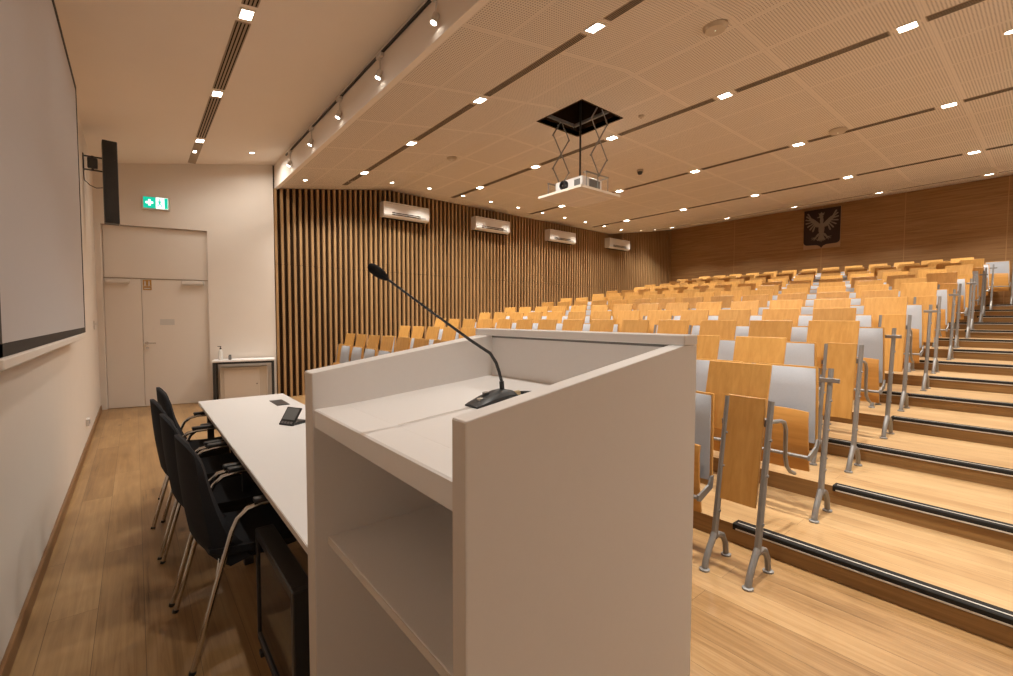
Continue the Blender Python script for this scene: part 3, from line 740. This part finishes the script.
# gooseneck microphone
my = 0.905
t = thing('gooseneck_microphone', 'black gooseneck microphone standing on the lectern', 'microphone', (0.70, my, zs(0.70)+0.0006), 0)
t.rotation_euler = (0, -math.atan(0.085), 0.0)
K = 0.70
mb = MB()
prof = [(-0.100,0.0),(-0.102,0.008),(-0.085,0.017),(-0.045,0.030),(0.01,0.040),(0.045,0.040),(0.075,0.030),(0.092,0.012),(0.092,0.0)]
hwid = [0.036,0.038,0.041,0.044,0.045,0.044,0.042,0.040,0.040]
def bs(u, v):
    i = min(int(u*(len(prof)-3)), len(prof)-4); f = u*(len(prof)-3)-i
    a = prof[i+1]; b = prof[i+2]
    x_ = a[0]+(b[0]-a[0])*f; z_ = a[1]+(b[1]-a[1])*f
    w_ = hwid[i+1]+(hwid[i+2]-hwid[i+1])*f
    c = 2*v-1
    return Vector((x_*K, c*w_*K, z_*K*(1-0.45*abs(c)**3)))
mb.sheet(bs, 24, 10, lambda u, v: Vector((0,0,-bs(u, v).z*0.999)))
mb.build('base', M['black'], t)
MB().box(-0.052,-0.040,-0.010,0.002,0.0135,0.0185,bev=0.001).build('talk_button', M['rim'], t)
MB().tube([(-0.02,0.006,0.024),(-0.02,0.006,0.0272)], 0.009, 16).build('speaker_ring', M['greyp'], t)
Rm = Matrix.Rotation(math.atan(0.085), 4, 'Y')
neck = [Rm @ (Vector(p)-Vector((0.70, my, zs(0.70)+0.0006))) for p in ((0.7255,my,1.316),(0.724,my,1.338),(0.716,my,1.363),(0.706,my,1.387),(0.687,my,1.412),(0.626,my,1.447),(0.520,my,1.514),(0.412,my,1.5835))]
MB().tube([neck[0], neck[1]], 0.0062, 12).build('socket', M['black'], t)
MB().tube(neck[1:], [0.0042,0.0042,0.0042,0.0040,0.0036,0.0028,0.0026], 10).build('gooseneck', M['blackm'], t)
d = (neck[-1]-neck[-2]).normalized(); tip = neck[-1]
hp = [(-0.004,0.004),(0.0,0.0065),(0.010,0.0100),(0.024,0.0112),(0.036,0.0100),(0.043,0.0065),(0.046,0.002)]
MB().tube([tip+d*a for a, r in hp], [r for a, r in hp], 14).build('foam_windscreen', M['blackfab'], t)
MB().tube([(0.064,-0.004,0.009),(0.080,-0.006,0.009)], 0.007, 10).build('plug', M['gold'], t)
MB().tube([(0.080,-0.006,0.009),(0.095,-0.012,0.007),(0.11,-0.02,0.005)], 0.0045, 8).build('cable', M['black'], t)

# ------------------------------------------------------------------ speakers' table and what is on it
t = thing('conference_table', 'long white table with black legs beside the lectern', 'table', (0.78, 3.1, 0))
MB().box(0.425-0.78, 1.13-0.78, 1.32-3.1, 4.93-3.1, 0.712, 0.74, bev=0.002).build('table_top', M['tabletop'], t)
MB().box(0.4235-0.78, 0.4255-0.78, 1.325-3.1, 4.925-3.1, 0.714, 0.738).build('edge_band', M['edge'], t, smooth=0)
for y in (1.42, 3.10, 4.80):
    for x in (0.50, 1.06):
        MB().box(x-0.025-0.78, x+0.025-0.78, y-0.025-3.1, y+0.025-3.1, 0, 0.712, bev=0.003).build('leg', M['blackm'], t)
MB().box(0.535-0.78, 1.03-0.78, 1.42-3.1, 4.8-3.1, 0.66, 0.711).build('under_frame', M['blackm'], t, smooth=0)
MB().box(1.055-0.78, 1.075-0.78, 1.46-3.1, 4.76-3.1, 0.22, 0.66).build('modesty_panel', M['blackm'], t, smooth=0)
t = thing('cable_hatch', 'dark grey flush cable hatch in the table top', 'cable hatch', (0.98, 4.40, 0.7403))
MB().box(-0.052,0.052,-0.145,0.145,0,0.004,bev=0.001).build('frame', M['blackm'], t)
MB().box(-0.045,0.045,-0.138,0.138,0.004,0.0055).build('lid', M['black'], t, smooth=0)
t = thing('delegate_console', 'black desk console with a tilted screen on the white table', 'desk console', (0.803, 3.44, 0.7405), math.radians(28.4))
MB().prism([(0.0,0),(0.145,0),(0.145,0.014),(0.06,0.022),(0.0,0.012)], 'y', -0.062, 0.062).build('base', M['black'], t)
Mx = Matrix.Translation((0.0,0,0.004)) @ Matrix.Rotation(math.radians(36),4,'Y')
MB().box(0.0,0.012,-0.068,0.068,0.0,0.137,bev=0.003,M=Mx).build('screen_housing', M['black'], t)
MB().box(-0.0015,0.0002,-0.056,0.056,0.040,0.128,M=Mx).build('display', M['phscreen'], t, smooth=0)
mb = MB()
for i in range(4): mb.box(-0.0015,0.0002,-0.052+i*0.028,-0.032+i*0.028,0.012,0.026,M=Mx)
mb.build('key_row', M['greyp'], t, smooth=0)
# floor monitor under the table edge
t = thing('stage_monitor', 'black framed flat monitor standing under the table edge', 'monitor', (0.44, 1.99, 0))
a0, a1 = 1.66-1.99, 2.30-1.99
mb = MB()
mb.box(-0.04,0.035,a0,a0+0.035,0.02,0.54,bev=0.004).box(-0.04,0.035,a1-0.02,a1,0.02,0.54,bev=0.004).box(-0.04,0.035,a0+0.03,a1-0.015,0.50,0.54,bev=0.004).box(-0.04,0.035,a0+0.03,a1-0.015,0.02,0.06,bev=0.004)
mb.box(0.0,0.03,a0+0.02,a1-0.01,0.04,0.52)
mb.build('frame', M['blackm'], t)
MB().box(-0.032,-0.026,a0+0.034,a1-0.019,0.058,0.502).build('glass', M['glass'], t, smooth=0)
for y in (a0+0.1, a1-0.1): MB().box(-0.05,0.09,y-0.02,y+0.02,0.0,0.021,bev=0.003).build('foot', M['blackm'], t)

# ------------------------------------------------------------------ conference chairs
def make_chair():
    t = thing('conference_chair', '', 'chair', (0,0,0), 0, 'black chairs at the white table')
    def back(u, v):
        c = 2*u-1
        z = 0.385+0.575*v
        w = 0.218 - 0.008*v - 0.035*max(0, v-0.82)/0.18
        x = -0.195 - 0.068*v - 0.012*math.sin(v*math.pi) + 0.05*c*c + 0.05*max(0, 0.18-v)/0.18
        return Vector((x, c*w, z - 0.065*abs(c)**2.5*v*v))
    def bth(u, v):
        c = 2*u-1
        return Vector(((0.045+0.14*(1-v)**1.6*c*c)*min(1, 6*min(u,1-u)+0.45)*min(1,7*(1-v)+0.35), 0, 0.02*(1-v)))
    MB().sheet(back, 14, 14, bth).build('backrest', M['blackfab'], t)
    def st(u, v):
        c = 2*v-1
        x = -0.175+0.455*u
        z = 0.462 + 0.012*c*c - 0.03*max(0,(u-0.8)/0.2)**2 - 0.02*math.sin(u*math.pi) + 0.015*(1-u)
        return Vector((x, c*(0.228-0.01*u), z))
    MB().sheet(st, 12, 10, lambda u, v: Vector((0.0, 0, -0.075*min(1,6*min(u,1-u)+0.4)*min(1,6*min(v,1-v)+0.4)))).build('seat', M['blackfab'], t)
    for s in (-1, 1):
        y = s*0.272
        MB().tube([(-0.255,y,0.0),(-0.165,y*0.995,0.33),(-0.098,y,0.565),(-0.075,y,0.615),(-0.035,y,0.648),(0.02,y,0.658),(0.19,y,0.660)], 0.0115, 10).build('arm_frame', M['chrome'], t)
        MB().box(-0.01, 0.20, y-0.024, y+0.024, 0.668, 0.690, bev=0.008, seg=2).build('arm_pad', M['black'], t)
        MB().tube([(0.20,y,0.660),(0.225,y,0.645),(0.235,y,0.60),(0.255,y,0.0)], 0.0115, 10).build('front_leg', M['chrome'], t)
        MB().tube([(-0.155,y,0.366),(-0.13,s*0.20,0.425)], 0.010, 8).build('seat_support', M['chrome'], t)
        MB().tube([(0.238,y,0.43),(0.20,s*0.20,0.425)], 0.010, 8).build('seat_support', M['chrome'], t)
        MB().tube([(-0.255,y,0.0),(-0.252,y,0.014)], 0.0135, 8).build('glide', M['black'], t)
        MB().tube([(0.255,y,0.0),(0.2545,y,0.014)], 0.0135, 8).build('glide', M['black'], t)
    return t
ch0 = make_chair()
for i, y in enumerate((2.545, 3.16, 3.775, 4.39)):
    c = ch0 if i == 0 else copy_tree(ch0)
    c.location = ((0.388,0.355,0.325,0.375)[i], y, 0)
    c.rotation_euler = (0,0,(0.05,0.03,0.04,0.0)[i])
    c['label'] = 'black chair with chrome arms at the white table, %s' % ['nearest the lectern', 'second from the lectern', 'third from the lectern', 'nearest the entry doors'][i]

# ------------------------------------------------------------------ projection screen, speaker, wall bits
t = thing('projection_screen', 'large white projection screen with black border on the front wall', 'projection screen', (XF, 4.1, 2.6))
sx1 = 0.085
MB().box(0.001, sx1-0.02, 2.36-4.1, 6.06-4.1, 1.36-2.6, 3.69-2.6).build('backing_box', M['paint'], t, smooth=0)
MB().box(sx1-0.012, sx1-0.004, 2.40-4.1, 6.04-4.1, 1.39-2.6, 3.67-2.6).build('screen_cloth', M['screen'], t, smooth=0)
mb = MB()
mb.box(sx1-0.02, sx1, 2.37-4.1, 2.455-4.1, 1.352-2.6, 3.71-2.6).box(sx1-0.02, sx1, 6.035-4.1, 6.08-4.1, 1.352-2.6, 3.71-2.6)
mb.box(sx1-0.02, sx1, 2.37-4.1, 6.08-4.1, 1.352-2.6, 1.402-2.6).box(sx1-0.02, sx1, 2.37-4.1, 6.08-4.1, 3.66-2.6, 3.71-2.6)
mb.build('border', M['screenframe'], t, smooth=0)
MB().box(0.001, 0.105, 2.34-4.1, 5.70-4.1, 1.312-2.6, 1.351-2.6, bev=0.004).build('ledge', M['paint'], t)
t = thing('column_loudspeaker', 'tall black column loudspeaker bracketed beside the screen', 'loudspeaker', (-0.20, 8.0, 3.26))
q = Matrix.Rotation(math.radians(4), 4, 'Z')
MB().box(-0.075,0.075,-0.09,0.09,-0.53,0.53,bev=0.006,M=q).build('cabinet', M['black'], t)
mb = MB()
for i in range(8): mb.lathe([(0.055,0),(0.055,0.0015),(0.045,0.0015),(0.012,0.0012)], 16, M=q @ Matrix.Translation((0,-0.0905,-0.45+0.128*i)) @ Matrix.Rotation(math.radians(90),4,'X'))
mb.build('driver', M['black'], t)
mb = MB()
mb.box(XF+0.20+0.001, XF+0.20+0.012, -0.05, 0.05, 0.13, 0.33).box(XF+0.20+0.012,-0.075,-0.012,0.012,0.30,0.315).box(XF+0.20+0.012,-0.075,-0.012,0.012,0.13,0.145)
mb.box(-0.22,-0.12,-0.035,0.035,0.16,0.29,bev=0.008).tube([(-0.17,0,0.14),(-0.17,0,0.32)],0.014,8)
mb.build('bracket', M['blackm'], t)
MB().tube([(XF+0.205,0,0.12),(-0.255,0,0.0),(-0.2,0,-0.06),(-0.14,0,-0.085),(-0.078,0,-0.07)],0.005,6).build('cable', M['black'], t)
t = thing('wall_thermostat', 'small white control box on the wall beside the entry doors', 'wall control', (XF, 8.87, 1.387))
MB().box(0,0.022,-0.04,0.04,-0.06,0.06,bev=0.004).build('body', M['acw'], t)
MB().box(0.022,0.024,-0.02,0.02,0.0,0.03).build('display', M['greyp'], t, smooth=0)
t = thing('floor_level_socket', 'white socket box low on the screen wall', 'socket', (XF, 7.05, 0.30))
MB().box(0,0.03,-0.07,0.07,-0.04,0.04,bev=0.004).build('body', M['acw'], t)
MB().box(0.03,0.032,-0.045,-0.005,-0.02,0.02).box(0.03,0.032,0.005,0.045,-0.02,0.02).build('outlet', M['greyp'], t, smooth=0)

# emergency exit sign over the doors
t = thing('exit_sign', 'lit green and white emergency exit sign over the doors', 'exit sign', (0,0,0)); t.matrix_world = DW @ Matrix.Translation((0.81, 0, 3.30))
MB().box(-0.185,0.185,-0.045,-0.0005,-0.02,0.20,bev=0.004).build('housing', M['acw'], t)
MB().box(-0.165,-0.003,-0.0475,-0.0455,0.0,0.18).build('left_field', M['teal'], t, smooth=0)
MB().box(0.003,0.165,-0.0475,-0.0455,0.0,0.18).build('right_field', M['signwhite'], t, smooth=0)
mb = MB(); Yc = (-0.0495, -0.0476)
cx, cz = -0.084, 0.09                                               # four-way cross with arrow tip
mb.prism([(cx-0.05,cz-0.017),(cx-0.05,cz+0.017),(cx-0.015,cz+0.017),(cx-0.015,cz+0.05),(cx+0.017,cz+0.05),(cx+0.017,cz+0.017),(cx+0.05,cz+0.017),(cx+0.05,cz-0.017),(cx+0.017,cz-0.017),(cx+0.017,cz-0.05),(cx-0.015,cz-0.05),(cx-0.015,cz-0.017)], 'y', *Yc)
mb.build('white_arrow', M['signwhite'], t, smooth=0)
mb = MB()
mb.tube([(0.055,-0.0476,0.143),(0.055,-0.0495,0.143)], 0.013, 12)
mb.prism([(0.04,0.125),(0.068,0.125),(0.082,0.10),(0.096,0.098),(0.096,0.088),(0.076,0.09),(0.066,0.105),(0.064,0.082),(0.085,0.06),(0.078,0.028),(0.066,0.03),(0.07,0.055),(0.052,0.07),(0.042,0.045),(0.018,0.04),(0.018,0.052),(0.034,0.056),(0.044,0.085),(0.042,0.105),(0.03,0.095),(0.022,0.10)], 'y', *Yc)
mb.box(0.118,0.163,Yc[0],Yc[1],0.004,0.176)
mb.build('running_figure', M['teal'], t, smooth=0)

# side table by the entry wall
def at_wall(name, label, cat, s, off, z):
    t = thing(name, label, cat); t.matrix_world = DW @ Matrix.Translation((s, off, z)); return t
t = at_wall('side_table', 'narrow white-topped table with dark steel legs by the entry wall', 'table', 2.045, -0.24, 0)
MB().box(-0.47,0.47,-0.20,0.20,0.742,0.77,bev=0.002).build('table_top', M['white'], t)
for sx_ in (-0.44, 0.44):
    for sy_ in (-0.17, 0.17):
        MB().box(sx_-0.02,sx_+0.02,sy_-0.02,sy_+0.02,0,0.741,bev=0.003).build('leg', M['blackm'], t)
MB().box(-0.42,0.42,-0.18,-0.155,0.705,0.741).box(-0.42,0.42,0.155,0.18,0.705,0.741).build('apron', M['blackm'], t, smooth=0)
t = at_wall('low_cabinet', 'low pale cabinet under the side table', 'cabinet', 2.03, -0.17, 0)
MB().box(-0.36,0.36,-0.10,0.165,0.0,0.63,bev=0.004).build('body', M['cabinet'], t)
MB().box(-0.30,0.24,-0.112,-0.1005,0.03,0.585,bev=0.004).build('door', M['paint'], t)
MB().tube([(0.20,-0.1125,0.33),(0.20,-0.122,0.33)],0.010,10).build('knob', M['black'], t)
t = at_wall('dispenser_bottle', 'white pump bottle with dark cap on the side table', 'bottle', 1.69, -0.26, 0.7705)
MB().lathe([(0.030,0),(0.034,0.006),(0.034,0.13),(0.028,0.155),(0.013,0.17),(0.013,0.185)], 18).build('bottle_body', M['bottle'], t)
MB().lathe([(0.015,0.185),(0.015,0.205),(0.006,0.207),(0.006,0.225),(0.014,0.226),(0.013,0.236)], 14).box(-0.045,0.0,-0.006,0.006,0.226,0.236,bev=0.002).build('pump_cap', M['black'], t)
t = at_wall('small_dark_box', 'small dark object lying beside the white bottle', 'box', 1.83, -0.30, 0.7705)
MB().box(-0.022,0.022,-0.03,0.03,0,0.075,bev=0.006).build('body', M['greyp'], t)
MB().box(-0.018,0.018,-0.026,0.026,0.075,0.085,bev=0.002).build('lid', M['black'], t)

# ------------------------------------------------------------------ world, camera, view
w = bpy.data.worlds.new('room_dark'); scene.world = w; w.use_nodes = True
w.node_tree.nodes['Background'].inputs['Color'].default_value = (1.0, 0.85, 0.7, 1); w.node_tree.nodes['Background'].inputs['Strength'].default_value = 0.0
cam = bpy.data.cameras.new('camera'); co = bpy.data.objects.new('camera', cam); COL.objects.link(co)
f_px = 454.2; cam.sensor_fit = 'HORIZONTAL'; cam.sensor_width = 36.0; cam.lens = f_px/1013*36.0
cam.clip_start = 0.05; cam.clip_end = 60
a, tt, rr = math.radians(39.272), math.radians(2.518), math.radians(0.114)
R = Vector((math.cos(a), -math.sin(a), 0)); F0 = Vector((math.sin(a), math.cos(a), 0)); Z = Vector((0,0,1))
F = F0*math.cos(tt) - Z*math.sin(tt); Uc = Z*math.cos(tt) + F0*math.sin(tt)
cx_ = R*math.cos(rr) + Uc*math.sin(rr); cy_ = -R*math.sin(rr) + Uc*math.cos(rr); cz_ = -F
co.matrix_world = Matrix(((cx_.x, cy_.x, cz_.x, 0), (cx_.y, cy_.y, cz_.y, 0), (cx_.z, cy_.z, cz_.z, 1.5), (0,0,0,1)))
scene.camera = co
scene.view_settings.view_transform = 'Standard'; scene.view_settings.look = 'None'
scene.view_settings.gamma = 1.0; scene.view_settings.use_curve_mapping = False
scene.view_settings.exposure = -0.12
scene.cycles.use_denoising = True
scene.cycles.max_bounces = 12; scene.cycles.diffuse_bounces = 9
scene.cycles.sample_clamp_indirect = 6.0
